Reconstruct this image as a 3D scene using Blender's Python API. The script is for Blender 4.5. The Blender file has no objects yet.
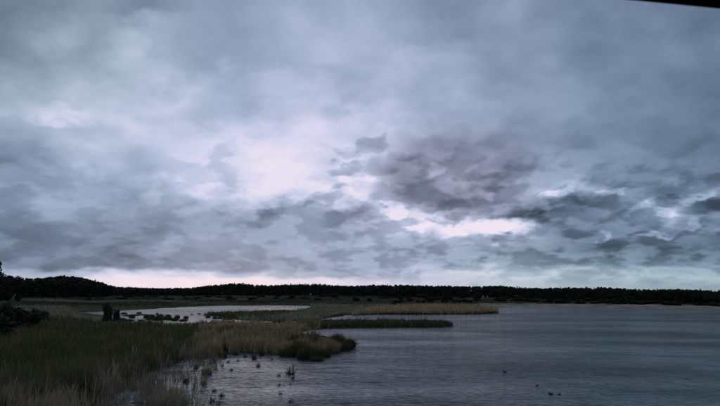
import bpy, bmesh, math, random
import numpy as np
from mathutils import Matrix, Vector

random.seed(7)
rng = np.random.default_rng(7)
R = math.radians
scene = bpy.context.scene
COL = scene.collection

# ------------------------------------------------------------------ camera
EYE = 6.0                                   # metres above the water: the platform of a viewing hide
FPX = 534.0                                 # focal length for a 720 px wide picture
PITCH, ROLL = R(9.88), R(0.30)
cam_d = bpy.data.cameras.new('camera')
cam_d.sensor_width = 36.0
cam_d.lens = 36.0 * FPX / 720.0
cam_d.clip_start = 0.05
cam_d.clip_end = 20000
cam_d.dof.use_dof = True
cam_d.dof.focus_distance = 70.0
cam_d.dof.aperture_fstop = 1.6
cam = bpy.data.objects.new('camera', cam_d)
COL.objects.link(cam)
ROT = Matrix.Rotation(R(90) + PITCH, 4, 'X') @ Matrix.Rotation(ROLL, 4, 'Z')
cam.matrix_world = Matrix.Translation((0, 0, EYE)) @ ROT
scene.camera = cam
RM = np.array(ROT.to_3x3())

def ray(x, y):
    """direction in the world of a point measured on the 720 x 406 photograph"""
    d = np.stack([(np.asarray(x, float) - 360) / FPX, (203 - np.asarray(y, float)) / FPX,
                  -np.ones_like(np.asarray(x, float))], -1)
    return d @ RM.T

def flat(x, y, z=0.0):
    d = ray(x, y)
    t = (z - EYE) / d[..., 2]
    return d[..., :2] * t[..., None]

# ------------------------------------------------------------------ render, exposure
scene.view_settings.view_transform = 'Standard'
scene.view_settings.look = 'None'
scene.view_settings.exposure = 0.0
scene.view_settings.gamma = 1.0
scene.view_settings.use_curve_mapping = False
scene.render.engine = 'CYCLES'
scene.cycles.use_denoising = True
scene.cycles.max_bounces = 5
scene.cycles.diffuse_bounces = 2
scene.cycles.glossy_bounces = 3
scene.cycles.transparent_max_bounces = 6

# ------------------------------------------------------------------ node helper
class NT:
    def __init__(s, tree):
        s.t = tree; s.n = tree.nodes; s.l = tree.links
    def node(s, typ, **kw):
        n = s.n.new(typ)
        for k, v in kw.items():
            if k == 'inp':
                for i, val in v.items():
                    if hasattr(val, 'is_output') or isinstance(val, bpy.types.NodeSocket):
                        s.l.new(val, n.inputs[i])
                    else:
                        n.inputs[i].default_value = val
            else:
                setattr(n, k, v)
        return n
    def math(s, op, a, b=None, c=None, clamp=False):
        inp = {0: a}
        if b is not None: inp[1] = b
        if c is not None: inp[2] = c
        return s.node('ShaderNodeMath', operation=op, use_clamp=clamp, inp=inp).outputs[0]
    def vmath(s, op, a, b=None, c=None):
        inp = {0: a}
        if b is not None: inp[1] = b
        if c is not None: inp[2] = c
        return s.node('ShaderNodeVectorMath', operation=op, inp=inp)
    def noise(s, vec, scale, detail=4, rough=0.55, dim='3D', w=0.0, dist=0.0, lac=2.0):
        n = s.node('ShaderNodeTexNoise', noise_dimensions=dim)
        s.l.new(vec, n.inputs['Vector'])
        n.inputs['Scale'].default_value = scale
        n.inputs['Detail'].default_value = detail
        n.inputs['Roughness'].default_value = rough
        n.inputs['Lacunarity'].default_value = lac
        n.inputs['Distortion'].default_value = dist
        if dim == '4D': n.inputs['W'].default_value = w
        return n
    def maprange(s, v, a, b, c, d, mode='SMOOTHSTEP'):
        return s.node('ShaderNodeMapRange', interpolation_type=mode,
                      inp={0: v, 1: a, 2: b, 3: c, 4: d}).outputs[0]
    def mixf(s, f, a, b):
        n = s.node('ShaderNodeMix', data_type='FLOAT')
        for i, v in ((0, f), (2, a), (3, b)):
            if isinstance(v, bpy.types.NodeSocket): s.l.new(v, n.inputs[i])
            else: n.inputs[i].default_value = v
        return n.outputs[0]
    def mixc(s, f, a, b, blend='MIX'):
        n = s.node('ShaderNodeMix', data_type='RGBA', blend_type=blend)
        for i, v in ((0, f), (6, a), (7, b)):
            if isinstance(v, bpy.types.NodeSocket): s.l.new(v, n.inputs[i])
            elif i == 0: n.inputs[i].default_value = v
            else: n.inputs[i].default_value = (*v[:3], 1)
        return n.outputs[2]
    def ramp(s, fac, stops, interp='LINEAR'):
        n = s.node('ShaderNodeValToRGB')
        cr = n.color_ramp
        cr.interpolation = interp
        while len(cr.elements) > 1: cr.elements.remove(cr.elements[0])
        cr.elements[0].position = stops[0][0]; cr.elements[0].color = stops[0][1]
        for p, c in stops[1:]:
            e = cr.elements.new(p); e.color = c
        s.l.new(fac, n.inputs[0])
        return n.outputs[0]

def lin(c):
    c = np.asarray(c, float) / 255.0
    return tuple(np.where(c <= 0.04045, c / 12.92, ((c + 0.055) / 1.055) ** 2.4))

# ------------------------------------------------------------------ sky (world)
SUN_AZ, SUN_EL = -14.0, 3.0                 # degrees, the glow low over the wood left of the view's middle
world = bpy.data.worlds.new('World')
scene.world = world
world.use_nodes = True
wt = NT(world.node_tree)
wt.n.clear()
D = wt.vmath('NORMALIZE', wt.node('ShaderNodeTexCoord').outputs['Generated']).outputs[0]
sep = wt.node('ShaderNodeSeparateXYZ', inp={0: D})
dx, dy, dz = sep.outputs
DEG = 180 / math.pi
# the layer of cloud overhead, seen in perspective: fine close to the horizon, broad above
zz = wt.math('MAXIMUM', dz, -0.05)
inv = wt.math('DIVIDE', 1.0, wt.math('ADD', zz, 0.36))
plane = wt.node('ShaderNodeCombineXYZ', inp={0: wt.math('MULTIPLY', dx, inv), 1: wt.math('MULTIPLY', dy, inv)}).outputs[0]
az = wt.math('MULTIPLY', wt.math('ARCTAN2', dx, dy), DEG)
el = wt.math('MULTIPLY', wt.math('ARCTAN2', dz, wt.math('MAXIMUM', dy, 0.4)), DEG)
# ragged edges: the broad cloud forms are pushed about by turbulence
nz = wt.node('ShaderNodeSeparateXYZ', inp={0: wt.noise(plane, 4.2, 6, 0.55, '4D', 3.1).outputs['Color']})
nz2 = wt.node('ShaderNodeSeparateXYZ', inp={0: wt.noise(plane, 11.5, 5, 0.55, '4D', 8.7).outputs['Color']})
elc = wt.math('MAXIMUM', wt.math('MINIMUM', el, 24.0), 0.0)
amp_el = wt.math('MULTIPLY_ADD', elc, 0.42, 0.55)
w_az = wt.math('ADD', wt.math('MULTIPLY', wt.math('SUBTRACT', nz.outputs[0], 0.5), 5.5),
               wt.math('MULTIPLY', wt.math('SUBTRACT', nz2.outputs[0], 0.5), 5.0))
w_el = wt.math('MULTIPLY', amp_el, wt.math('ADD', wt.math('MULTIPLY', wt.math('SUBTRACT', nz.outputs[1], 0.5), 0.62),
               wt.math('MULTIPLY', wt.math('SUBTRACT', nz2.outputs[1], 0.5), 0.75)))
azw = wt.math('ADD', az, w_az)
elw = wt.math('ADD', el, w_el)
azf = wt.maprange(azw, -40.0, 40.0, 0.0, 1.0, 'LINEAR')
COLX = list(range(0, 721, 40))
SKY = [  # height on the photograph, then cloud brightness (percent) at COLX, left to right
 (0,   [46,50,52,48,54,54,56,60,60,60,56,52,51,52,52,50,48,47,45]),
 (20,  [46,54,56,58,58,55,57,62,62,61,57,53,51,54,51,48,48,47,44]),
 (40,  [48,57,57,62,58,56,56,62,63,62,60,57,54,52,51,50,49,47,45]),
 (60,  [52,58,60,63,58,57,57,62,65,64,63,60,57,51,52,49,49,46,45]),
 (80,  [56,60,64,67,64,63,64,68,66,63,63,60,56,50,51,49,48,46,46]),
 (100, [60,63,66,69,69,65,66,69,70,64,61,59,55,50,50,48,47,45,43]),
 (115, [62,70,68,70,69,66,71,73,74,70,62,58,53,49,50,48,46,44,41]),
 (130, [58,64,66,76,77,77,77,79,79,76,66,57,51,49,50,48,46,44,41]),
 (145, [52,58,64,72,76,80,79,82,81,76,62,50,50,49,48,47,46,43,40]),
 (160, [48,52,62,66,72,76,78,83,83,72,52,48,48,49,49,47,44,43,40]),
 (175, [45,50,60,63,70,74,80,84,84,74,48,52,47,47,50,44,42,41,38]),
 (190, [46,50,52,56,64,70,76,82,82,80,50,50,49,50,58,56,44,44,50]),
 (205, [46,48,50,52,56,60,66,66,74,68,62,46,46,46,44,44,50,62,44]),
 (215, [43,46,50,51,52,53,55,56,60,58,74,70,58,44,42,40,48,60,42]),
 (228, [42,44,48,48,48,52,54,56,58,56,72,84,90,78,44,40,40,54,38]),
 (240, [40,42,45,46,48,50,51,53,54,54,58,56,58,54,46,42,44,42,36]),
 (250, [38,41,43,44,46,48,50,52,53,52,52,52,50,48,44,40,42,38,36]),
 (260, [40,42,42,42,44,46,48,50,52,52,56,54,54,52,48,46,48,46,44]),
 (268, [48,46,44,46,52,50,52,54,55,55,60,62,62,58,56,56,56,54,52]),
 (275, [60,62,66,74,80,76,70,66,60,56,66,66,66,66,62,60,60,58,54]),
 (281, [62,70,82,90,92,92,92,90,88,80,72,68,66,64,60,58,58,56,55]),
]
def px_el(y):
    return math.degrees(PITCH + math.atan((203 - y) / FPX))
val = None
prev = None
for y, row in SKY:
    stops = []
    for x, v in zip(COLX, row):
        a = math.degrees(math.atan((x - 360) / FPX))
        t_ = float(np.interp(v / 100, [.36, .40, .45, .50, .56, .62, .70, .84, .92], [.39, .43, .49, .565, .635, .70, .775, .865, .935]))
        t_ += .035 * (x >= 480 and 95 <= y <= 250) + .05 * (x <= 100 and 145 <= y <= 200) + .035 * (160 <= x <= 360 and 235 <= y <= 262) + .02 * (x <= 340 and y in (100, 115)) + .05 * (x <= 80 and 200 <= y <= 262) + .03 * (x >= 440 and y >= 265) + .025 * (160 <= x <= 260 and 235 <= y <= 262)
        stops.append(((a + 40) / 80, (t_,) * 3 + (1,)))
    r_ = wt.ramp(azf, stops, 'CARDINAL')
    e = px_el(y)
    if val is None: val = wt.math('MULTIPLY', r_, 1.0)
    else: val = wt.mixf(wt.maprange(elw, e, prev, 1.0, 0.0), val, r_)
    prev = e
# far round to the sides and behind, the same broken overcast at its average brightness
side = wt.maprange(wt.math('ABSOLUTE', az), 42.0, 75.0, 0.0, 1.0)
val = wt.mixf(side, val, 0.60)
# single clouds and rifts: centre on the photograph, half sizes, slope, how much darker or lighter
rift_az = wt.math('MULTIPLY_ADD', wt.math('SUBTRACT', nz2.outputs[2], 0.5), 6.5, az)
rift_el = wt.math('MULTIPLY_ADD', wt.math('SUBTRACT', nz2.outputs[1], 0.5), 4.2, el)
rift = wt.node('ShaderNodeCombineXYZ', inp={0: rift_az, 1: rift_el}).outputs[0]
CLOUDS = [(494, 226, 24, 5.5, 4, .15), (455, 231, 13, 4, 8, .12), (422, 227, 20, 4, 0, .15), (394, 210, 15, 4, 0, .15), (366, 190, 13, 9, 0, .10),
          (560, 195, 15, 4, 15, .15), (612, 192, 11, 5, 25, .13), (640, 207, 14, 4, 35, .11), (672, 212, 15, 5, 20, .10), (700, 196, 20, 5, 15, .16),
          (655, 236, 16, 3.5, 0, .18), (611, 236, 7, 4, 20, .14), (546, 207, 18, 4, 30, .09), (690, 226, 12, 4, 30, .12), (60, 119, 26, 6, 0, .05),
          (130, 45, 18, 16, 0, .05), (300, 83, 30, 10, 0, .035), (430, 172, 10, 4, 30, .11),
          (222, 155, 17, 8, 40, -.09), (226, 178, 10, 14, 0, -.06), (345, 169, 15, 4.5, 8, -.16), (322, 198, 17, 6, 20, -.16), (352, 153, 11, 5, 0, -.10),
          (376, 145, 15, 7, 25, -.16), (380, 169, 20, 9, 18, -.12), (275, 213, 24, 7, 25, -.12), (350, 216, 22, 8, 10, -.10), (706, 207, 20, 9, 10, -.16),
          (668, 202, 12, 7, 20, -.12), (446, 222, 18, 4, 25, -.15), (506, 240, 11, 6, 40, -.10), (300, 96, 50, 24, 5, -.065), (255, 165, 56, 22, 5, .055), (40, 32, 36, 26, 0, .05), (130, 100, 36, 16, 0, -.035), (25, 205, 44, 26, 5, .05), (500, 248, 30, 7, 4, -.07), (676, 246, 34, 9, 3, .05), (590, 207, 44, 11, 8, -.07), (462, 158, 46, 9, 32, -.08),
          (500, 180, 50, 7, 24, -.07), (620, 248, 60, 7, 3, -.06), (540, 238, 40, 7, 5, -.03), (690, 240, 40, 9, 4, -.07), (530, 215, 40, 8, 12, -.08)]
for cx, cy, rx, ry, rot, amp in CLOUDS:
    d_ = ray(float(cx), float(cy))
    ca, ce = math.degrees(math.atan2(d_[0], d_[1])), math.degrees(math.atan2(d_[2], d_[1]))
    k_ = math.degrees(1 / FPX) * math.cos(R(ca)) ** 2
    mp = wt.node('ShaderNodeMapping', vector_type='TEXTURE', inp={0: rift, 1: (ca, ce, 0), 2: (0, 0, R(rot)), 3: (rx * k_ * 1.15, ry * k_ * 1.15, 1)}).outputs[0]
    q_ = wt.vmath('DOT_PRODUCT', mp, mp).outputs['Value']
    val = wt.math('ADD', val, wt.maprange(q_, 0.05, 1.9, amp, 0.0))
# ragged lumps of the lower cloud to the right
lump = wt.maprange(wt.noise(plane, 8.5, 6, 0.50, '4D', 61.0, dist=0.15).outputs['Fac'], 0.43, 0.57, -.5, .5)
lump = wt.math('MULTIPLY', lump, wt.maprange(az, -20.0, 8.0, .55, 1.0))
lump = wt.math('MULTIPLY', lump, wt.math('MULTIPLY', wt.maprange(el, 0.0, 3.5, 0.0, 1.0), wt.maprange(el, 11.0, 18.0, 1.0, 0.15)))
val = wt.math('MULTIPLY_ADD', lump, 0.13, val)
# wisps and billows inside the cloud
n3 = wt.noise(plane, 8.0, 5, 0.50, '4D', 21.3, dist=0.2).outputs['Fac']
n4 = wt.noise(plane, 2.2, 5, 0.55, '4D', 5.5).outputs['Fac']
val = wt.math('ADD', val, wt.math('MULTIPLY', wt.math('SUBTRACT', n3, 0.5), 0.19))
val = wt.math('ADD', val, wt.math('MULTIPLY', wt.math('SUBTRACT', n4, 0.5), 0.03), clamp=True)
val = wt.math('MINIMUM', val, wt.math('MULTIPLY_ADD', wt.math('SUBTRACT', val, 0.9), 0.35, 0.9))
TONES = [(.30, (56, 69, 86)), (.40, (82, 98, 119)), (.50, (110, 127, 152)), (.60, (137, 153, 180)), (.70, (162, 178, 204)),
         (.78, (186, 197, 225)), (.85, (214, 216, 241)), (.94, (240, 233, 246))]
cloud = wt.ramp(val, [(p, (*lin(c), 1)) for p, c in TONES], 'LINEAR')
# rosier in the middle of the view, greener grey to the right and overhead
tin = wt.noise(plane, 1.7, 3, 0.5, '4D', 40.0).outputs['Fac']
tf = wt.maprange(wt.math('ADD', wt.math('ABSOLUTE', wt.math('SUBTRACT', az, 5.0)),
                 wt.math('MULTIPLY', wt.math('SUBTRACT', tin, 0.5), 30)), 4.0, 26.0, 1.0, 0.0)
cloud = wt.mixc(tf, cloud, wt.mixc(1.0, cloud, (1.025, 0.99, 0.99), 'MULTIPLY'))
cloud = wt.mixc(wt.math('MULTIPLY', wt.math('MULTIPLY', wt.maprange(wt.math('ABSOLUTE', wt.math('SUBTRACT', az, 8.0)), 4.0, 15.0, 1.0, 0.0), wt.maprange(wt.math('ABSOLUTE', wt.math('SUBTRACT', el, 12.0)), 2.0, 8.0, 1.0, 0.0)), wt.maprange(val, 0.58, 0.80, 1.0, 0.0)), cloud, wt.mixc(1.0, cloud, (1.15, 0.985, 0.96), 'MULTIPLY'))
cloud = wt.mixc(wt.math('MULTIPLY', wt.maprange(az, -30.0, -12.0, 1.0, 0.0), wt.maprange(el, 12.0, 24.0, 0.0, 1.0)), cloud,
                wt.mixc(1.0, cloud, (0.98, 1.0, 0.91), 'MULTIPLY'))
cloud = wt.mixc(wt.maprange(wt.math('ADD', az, wt.math('MULTIPLY', tin, 10)), 18.0, 34.0, 0.0, 1.0), cloud,
                wt.mixc(1.0, cloud, (0.96, 1.0, 1.0), 'MULTIPLY'))
cloud = wt.mixc(wt.math('MULTIPLY', wt.maprange(az, 4.0, 16.0, 0.0, 1.0), wt.maprange(el, 3.0, 7.5, 1.0, 0.0)), cloud, wt.mixc(1.0, cloud, (1.0, 1.06, 0.96), 'MULTIPLY'))
# the rosy glow low on the skyline
cloud = wt.mixc(wt.maprange(el, 1.2, 3.2, 1.0, 0.0), cloud, wt.mixc(1.0, cloud, (1.03, 0.985, 0.92), 'MULTIPLY'))
bg_cloud = wt.node('ShaderNodeBackground', inp={0: cloud, 1: 1.0})
sky = wt.node('ShaderNodeTexSky', sky_type='NISHITA', sun_disc=False)
sky.sun_elevation = R(SUN_EL); sky.sun_rotation = R(SUN_AZ)
bg_sky = wt.node('ShaderNodeBackground', inp={0: sky.outputs[0], 1: 0.05})
mix = wt.node('ShaderNodeMixShader', inp={0: 0.97, 1: bg_sky.outputs[0], 2: bg_cloud.outputs[0]})
wout = wt.node('ShaderNodeOutputWorld', inp={0: mix.outputs[0]})

# ------------------------------------------------------------------ sun, almost gone behind the cloud
sun_d = bpy.data.lights.new('sun', 'SUN')
sun_d.energy = 0.06
sun_d.angle = R(20)
sun_d.color = (1.0, 0.85, 0.78)
sun = bpy.data.objects.new('sun', sun_d)
COL.objects.link(sun)
sv = Vector((math.sin(R(SUN_AZ)) * math.cos(R(SUN_EL)), math.cos(R(SUN_AZ)) * math.cos(R(SUN_EL)), math.sin(R(SUN_EL))))
sun.rotation_euler = sv.to_track_quat('Z', 'Y').to_euler()
sun.location = (0, 0, 60)

# ------------------------------------------------------------------ mesh helpers
def mesh_arrays(name, V, F, col=None, mats=None, smooth=False, fmat=None):
    """triangles or quads given as arrays -> one mesh"""
    V = np.asarray(V, np.float32); F = np.asarray(F, np.int32)
    me = bpy.data.meshes.new(name)
    k = F.shape[1]
    me.vertices.add(len(V)); me.vertices.foreach_set('co', V.ravel())
    me.loops.add(F.size); me.loops.foreach_set('vertex_index', F.ravel())
    me.polygons.add(len(F))
    me.polygons.foreach_set('loop_start', np.arange(0, F.size, k, dtype=np.int32))
    me.polygons.foreach_set('loop_total', np.full(len(F), k, np.int32))
    if fmat is not None: me.polygons.foreach_set('material_index', np.asarray(fmat, np.int32))
    if smooth: me.polygons.foreach_set('use_smooth', np.ones(len(F), bool))
    if col is not None:
        a = me.color_attributes.new('tone', 'FLOAT_COLOR', 'POINT')
        c = np.ones((len(V), 4), np.float32); c[:, :3] = col
        a.data.foreach_set('color', c.ravel())
    me.update(calc_edges=True)
    for m in (mats or []): me.materials.append(m)
    return me

def link(name, me, parent=None, loc=None, rz=0.0, sc=1.0):
    o = bpy.data.objects.new(name, me)
    COL.objects.link(o)
    if loc is not None: o.location = loc
    o.rotation_euler.z = rz
    o.scale = (sc, sc, sc) if np.isscalar(sc) else sc
    if parent: o.parent = parent
    return o

def tag(o, label=None, cat=None, group=None, kind=None):
    if label: o['label'] = label
    if cat: o['category'] = cat
    if group: o['group'] = group
    if kind: o['kind'] = kind
    return o

def vnoise(x, y, seed=0):
    """smooth lattice noise 0..1"""
    x = np.asarray(x, float); y = np.asarray(y, float)
    xi = np.floor(x).astype(np.int64); yi = np.floor(y).astype(np.int64)
    fx = x - xi; fy = y - yi
    fx = fx * fx * (3 - 2 * fx); fy = fy * fy * (3 - 2 * fy)
    def h(a, b):
        n = (a * 374761393 + b * 668265263 + seed * 1442695041) & 0x7fffffff
        n = ((n ^ (n >> 13)) * 1274126177) & 0x7fffffff
        return ((n ^ (n >> 16)) & 0xffff) / 65535.0
    return (h(xi, yi) * (1 - fx) + h(xi + 1, yi) * fx) * (1 - fy) + (h(xi, yi + 1) * (1 - fx) + h(xi + 1, yi + 1) * fx) * fy

def fbm(x, y, seed=0, o=4):
    s = 0; a = 0.5; t = 0
    for i in range(o):
        s = s + a * vnoise(x * 2 ** i, y * 2 ** i, seed + i); t += a; a *= 0.5
    return s / t

def inside(px, py, poly):
    c = np.zeros(px.shape, bool)
    n = len(poly)
    for i in range(n):
        x1, y1 = poly[i]; x2, y2 = poly[(i + 1) % n]
        if y1 == y2: continue
        c ^= ((y1 > py) != (y2 > py)) & (px < (x2 - x1) * (py - y1) / (y2 - y1) + x1)
    return c

# ------------------------------------------------------------------ materials
def mat(name, build):
    m = bpy.data.materials.new(name); m.use_nodes = True
    t = NT(m.node_tree); t.n.clear()
    out = t.node('ShaderNodeOutputMaterial')
    b = t.node('ShaderNodeBsdfPrincipled')
    t.l.new(b.outputs[0], out.inputs[0])
    build(t, b)
    return m

def m_tone(name, rough=0.85, vary=0.35, scale=0.6, spec=0.15):
    def f(t, b):
        a = t.node('ShaderNodeAttribute', attribute_name='tone')
        pos = t.node('ShaderNodeNewGeometry').outputs['Position']
        n = t.noise(pos, scale, 4, 0.6).outputs['Fac']
        k = t.maprange(n, 0.3, 0.7, 1 - vary, 1 + vary, 'LINEAR')
        c = t.vmath('SCALE', a.outputs['Color']); t.l.new(k, c.inputs['Scale'])
        t.l.new(c.outputs[0], b.inputs['Base Color'])
        b.inputs['Roughness'].default_value = rough
        b.inputs['Specular IOR Level'].default_value = spec
    return mat(name, f)

def m_two(name, c1, c2, scale, rough=0.85, detail=4, bump=0.0, spec=0.2, coord='Object'):
    def f(t, b):
        v = t.node('ShaderNodeTexCoord').outputs[coord]
        n = t.noise(v, scale, detail, 0.6).outputs['Fac']
        oi = t.node('ShaderNodeObjectInfo').outputs['Random']
        c = t.mixc(t.maprange(n, 0.35, 0.65, 0, 1), c1, c2)
        k = t.maprange(oi, 0, 1, 0.75, 1.25, 'LINEAR')
        s = t.vmath('SCALE', c); t.l.new(k, s.inputs['Scale'])
        t.l.new(s.outputs[0], b.inputs['Base Color'])
        b.inputs['Roughness'].default_value = rough
        b.inputs['Specular IOR Level'].default_value = spec
        if bump:
            bp = t.node('ShaderNodeBump', inp={'Strength': bump, 'Distance': 0.02, 'Height': n})
            t.l.new(bp.outputs[0], b.inputs['Normal'])
    return mat(name, f)

def leafy(name, vary, scale):
    m = m_tone(name, vary=vary, scale=scale, spec=0.0)
    t = NT(m.node_tree)
    b = [n for n in t.n if n.type == 'BSDF_PRINCIPLED'][0]; out = [n for n in t.n if n.type == 'OUTPUT_MATERIAL'][0]
    tr = t.node('ShaderNodeBsdfTranslucent')
    t.l.new(b.inputs['Base Color'].links[0].from_socket, tr.inputs[0])
    mx = t.node('ShaderNodeMixShader', inp={0: 0.4, 1: b.outputs[0], 2: tr.outputs[0]})
    t.l.new(mx.outputs[0], out.inputs[0])
    return m
M_reed = leafy('reed_blades', vary=0.3, scale=0.35)
M_ground = m_tone('marsh_ground', vary=0.5, scale=0.12, spec=0.0)
M_conifer = m_two('conifer_needles', (.012, .019, .013), (.024, .034, .020), 0.5)
M_leaf = m_two('broad_leaves', (.018, .026, .013), (.036, .046, .022), 0.6)
M_shrub = m_two('shrub_leaves', (.016, .021, .012), (.034, .040, .022), 1.2)
M_bark = m_two('bark', (.03, .024, .018), (.06, .05, .042), 6.0, bump=0.5)
M_mud = m_two('root_mound', (.018, .016, .012), (.04, .034, .026), 5.0, bump=0.6)
M_wall = m_two('whitewashed_wall', (.52, .52, .50), (.62, .62, .61), 0.8)
M_roof = m_two('roof_slate', (.04, .04, .045), (.07, .065, .065), 1.5)
M_pane = m_two('window_pane', (.015, .018, .02), (.03, .03, .035), 2.0, rough=0.1, spec=0.5)
M_trim = m_two('dark_trim', (.05, .045, .04), (.07, .06, .05), 3.0)
M_plumage = m_two('dark_plumage', (.010, .009, .008), (.035, .028, .020), 14.0, rough=0.6)
M_bill = m_two('bill_horn', (.10, .08, .03), (.14, .10, .04), 10.0, rough=0.5)
M_wood = m_two('stained_wood', (.010, .008, .006), (.022, .017, .013), 4.0, bump=0.4)

def water(t, b):
    pos = t.node('ShaderNodeNewGeometry').outputs['Position']
    # ripples run across the wind; sheltered water close to the reeds lies smoother
    m1 = t.node('ShaderNodeMapping', inp={0: pos, 2: (0, 0, R(-8)), 3: (0.55, 0.85, 1)}).outputs[0]
    m2 = t.node('ShaderNodeMapping', inp={0: pos, 2: (0, 0, R(14)), 3: (0.7, 1.3, 1)}).outputs[0]
    a = t.noise(m1, 0.50, 4, 0.42, dist=0.6).outputs['Fac']
    c = t.noise(m2, 2.2, 4, 0.50, dist=0.3).outputs['Fac']
    gust = t.noise(t.node('ShaderNodeMapping', inp={0: pos, 3: (0.022, 0.06, 1)}).outputs[0], 1.0, 3, 0.55).outputs['Fac']
    sx = t.node('ShaderNodeSeparateXYZ', inp={0: pos}).outputs[0]
    open_ = t.maprange(sx, -14.0, 22.0, 0.90, 1.0)
    g = t.math('MULTIPLY', t.maprange(gust, 0.38, 0.62, 0.42, 1.3), open_)
    h = t.math('ADD', t.math('MULTIPLY', a, 0.55), t.math('MULTIPLY', c, 0.19))
    bp = t.node('ShaderNodeBump', inp={'Distance': 1.0, 'Height': h})
    t.l.new(g, bp.inputs['Strength'])
    t.l.new(bp.outputs[0], b.inputs['Normal'])
    b.inputs['Base Color'].default_value = (.006, .024, .035, 1)
    b.inputs['Roughness'].default_value = 0.07
    b.inputs['IOR'].default_value = 1.33
M_water = mat('lake_water', water)

# ------------------------------------------------------------------ the lie of the land
def P(pts, z=0.0):
    a = np.array(pts, float)
    return [tuple(p) for p in flat(a[:, 0], a[:, 1], z)]

LAKE = P([(84, 430), (98, 402), (120, 385), (150, 371), (182, 360), (208, 355.5), (226, 354), (242, 352.5), (262, 352.5), (284, 355),
          (302, 357.5), (320, 355), (337, 350), (352, 346), (346, 341), (326, 337), (306, 335), (297, 332), (309, 329.5),
          (330, 328), (380, 327.5), (440, 327.2), (452, 326), (452, 325), (440, 323.6), (400, 322.8), (350, 322.6), (325, 322.4), (296, 322.6),
          (286, 321.8), (296, 320.6), (318, 319.6), (332, 317.6), (345, 315.6), (380, 314.6), (430, 314.4), (480, 314.0), (496, 313.0), (499, 312.0),
          (494, 310.6), (476, 309.0), (488, 307.4), (520, 307.2), (570, 307.8), (640, 308.8), (720, 309.6), (780, 310.5)]) \
       + [(620, 300), (700, 100), (500, -120), (60, -60), (24, -14), (8, 4), (-1, 9), (-6, 14)]
POND = P([(70, 312.6), (86, 312.2), (120, 310.6), (160, 308.6), (190, 306.8), (225, 305.6), (270, 305.4), (306, 305.8), (312, 306.6), (304, 308.6),
          (292, 311.4), (255, 313.0), (222, 313.6), (206, 314.4), (206, 315.4), (228, 317.8), (236, 319.6), (262, 321.0), (276, 322.0),
          (264, 323.4), (236, 324.0), (216, 325.0), (190, 325.0), (160, 324.6), (134, 323.6), (118, 320.0), (108, 316.4), (88, 313.6)])
POOLS = [P([(92, 326.5), (102, 326), (104, 328.5), (94, 329)]), P([(131, 326), (138, 325.6), (139, 329), (132, 329)]),
         P([(142, 326), (147, 325.5), (148, 328.6), (143, 328.8)])]
SPOT = [(35, 352), (60, 365)]

xs_ = np.array([0, 20, 45, 60, 75, 90, 105, 115, 140, 160, 175, 190, 200, 215, 235, 250, 265, 290, 320, 335, 350, 380, 400, 420, 450, 475, 500, 520, 545, 570, 600, 640, 680, 720.])
top_ = np.array([277, 277.5, 277, 274.5, 276, 279, 283, 286.5, 287, 288, 287.5, 287.5, 286, 284.5, 282.5, 284, 285, 284, 283.5, 285, 285.5, 284.5, 284.5, 285, 285.5, 286, 285, 287, 288, 287, 287, 289, 288.5, 290])
bas_x = np.array([0, 100, 115, 200, 260, 300, 370, 400, 470, 500, 560, 640, 720.])
bas_y = np.array([298.5, 298.2, 296.4, 296.0, 296.0, 295.8, 296.0, 297.6, 298.0, 298.6, 301, 303.2, 305.2])
dis_x = np.array([0, 100, 200, 300, 400, 500, 600, 720.])
dis_d = np.array([430, 465, 480, 480, 470, 440, 410, 385.])
xg = np.linspace(-30, 750, 400)
rg = ray(xg, np.full_like(xg, 296.0))
azg = np.arctan2(rg[:, 0], rg[:, 1])
Dg = np.interp(xg, dis_x, dis_d)
DEPTH = 95.0
def z_at(x, y, d):
    r = ray(x, y); return EYE + r[:, 2] / np.hypot(r[:, 0], r[:, 1]) * d
zf = z_at(xg, np.interp(xg, bas_x, bas_y), Dg)
zt = z_at(xg, np.interp(xg, xs_, top_) - .5, Dg + DEPTH * 0.8)
zb = np.maximum(zf + 2.6, zt - 13.5)
def edge(a): return np.interp(a, azg, Dg)
def z_front(a): return np.interp(a, azg, zf)
def z_back(a): return np.interp(a, azg, zb)
def z_top(a): return np.interp(a, azg, zt)
def sst(t): t = np.clip(t, 0, 1); return t * t * (3 - 2 * t)

NR = 460
rad = np.concatenate([[0.0], np.geomspace(2.5, 9000, NR - 1)])
A_ = R(44)
azs = np.concatenate([np.linspace(-math.pi, -A_, 130, endpoint=False), np.linspace(-A_, A_, 900), np.linspace(A_, math.pi, 130)[1:]])
RR, AA = np.meshgrid(rad, azs, indexing='ij')
GX, GY = RR * np.sin(AA), RR * np.cos(AA)
# shoreline wandering a little
wob = np.clip(RR * 0.012, 0.2, 2.8)
WX = GX + (fbm(GX / (2 + wob * 3), GY / (2 + wob * 3), 11) - 0.5) * wob * 2.2
WY = GY + (fbm(GX / (2 + wob * 3), GY / (2 + wob * 3), 23) - 0.5) * wob * 4.0
wet = inside(WX, WY, LAKE) | inside(WX, WY, POND)
for p_ in POOLS: wet |= inside(WX, WY, p_)
land = 1.0 - wet.astype(float)
def blur(a, n0, n1):
    for ax, n in ((0, n0), (1, n1)):
        s = np.zeros_like(a)
        for k in range(-n, n + 1): s += np.roll(a, k, ax)
        a = s / (2 * n + 1)
    return a
lsm = blur(land, 1, 2)
low = -0.45 + 0.75 * sst(lsm)
bumps = (fbm(GX / 3.0, GY / 3.0, 5) - 0.5) * 0.30 + (fbm(GX / 40, GY / 40, 9) - 0.5) * 0.25
GZ = low + bumps * sst(lsm * 2 - 1)
ed = edge(AA)
rise = z_front(AA) * sst((RR - 335) / np.maximum(ed - 335, 10))
hill = (z_back(AA) - z_front(AA)) * sst((RR - ed - 2) / (DEPTH * 0.45))
GZ = GZ + np.maximum(rise, 0) * lsm + hill
behind = sst((np.abs(AA) - R(40)) / R(20))
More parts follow.
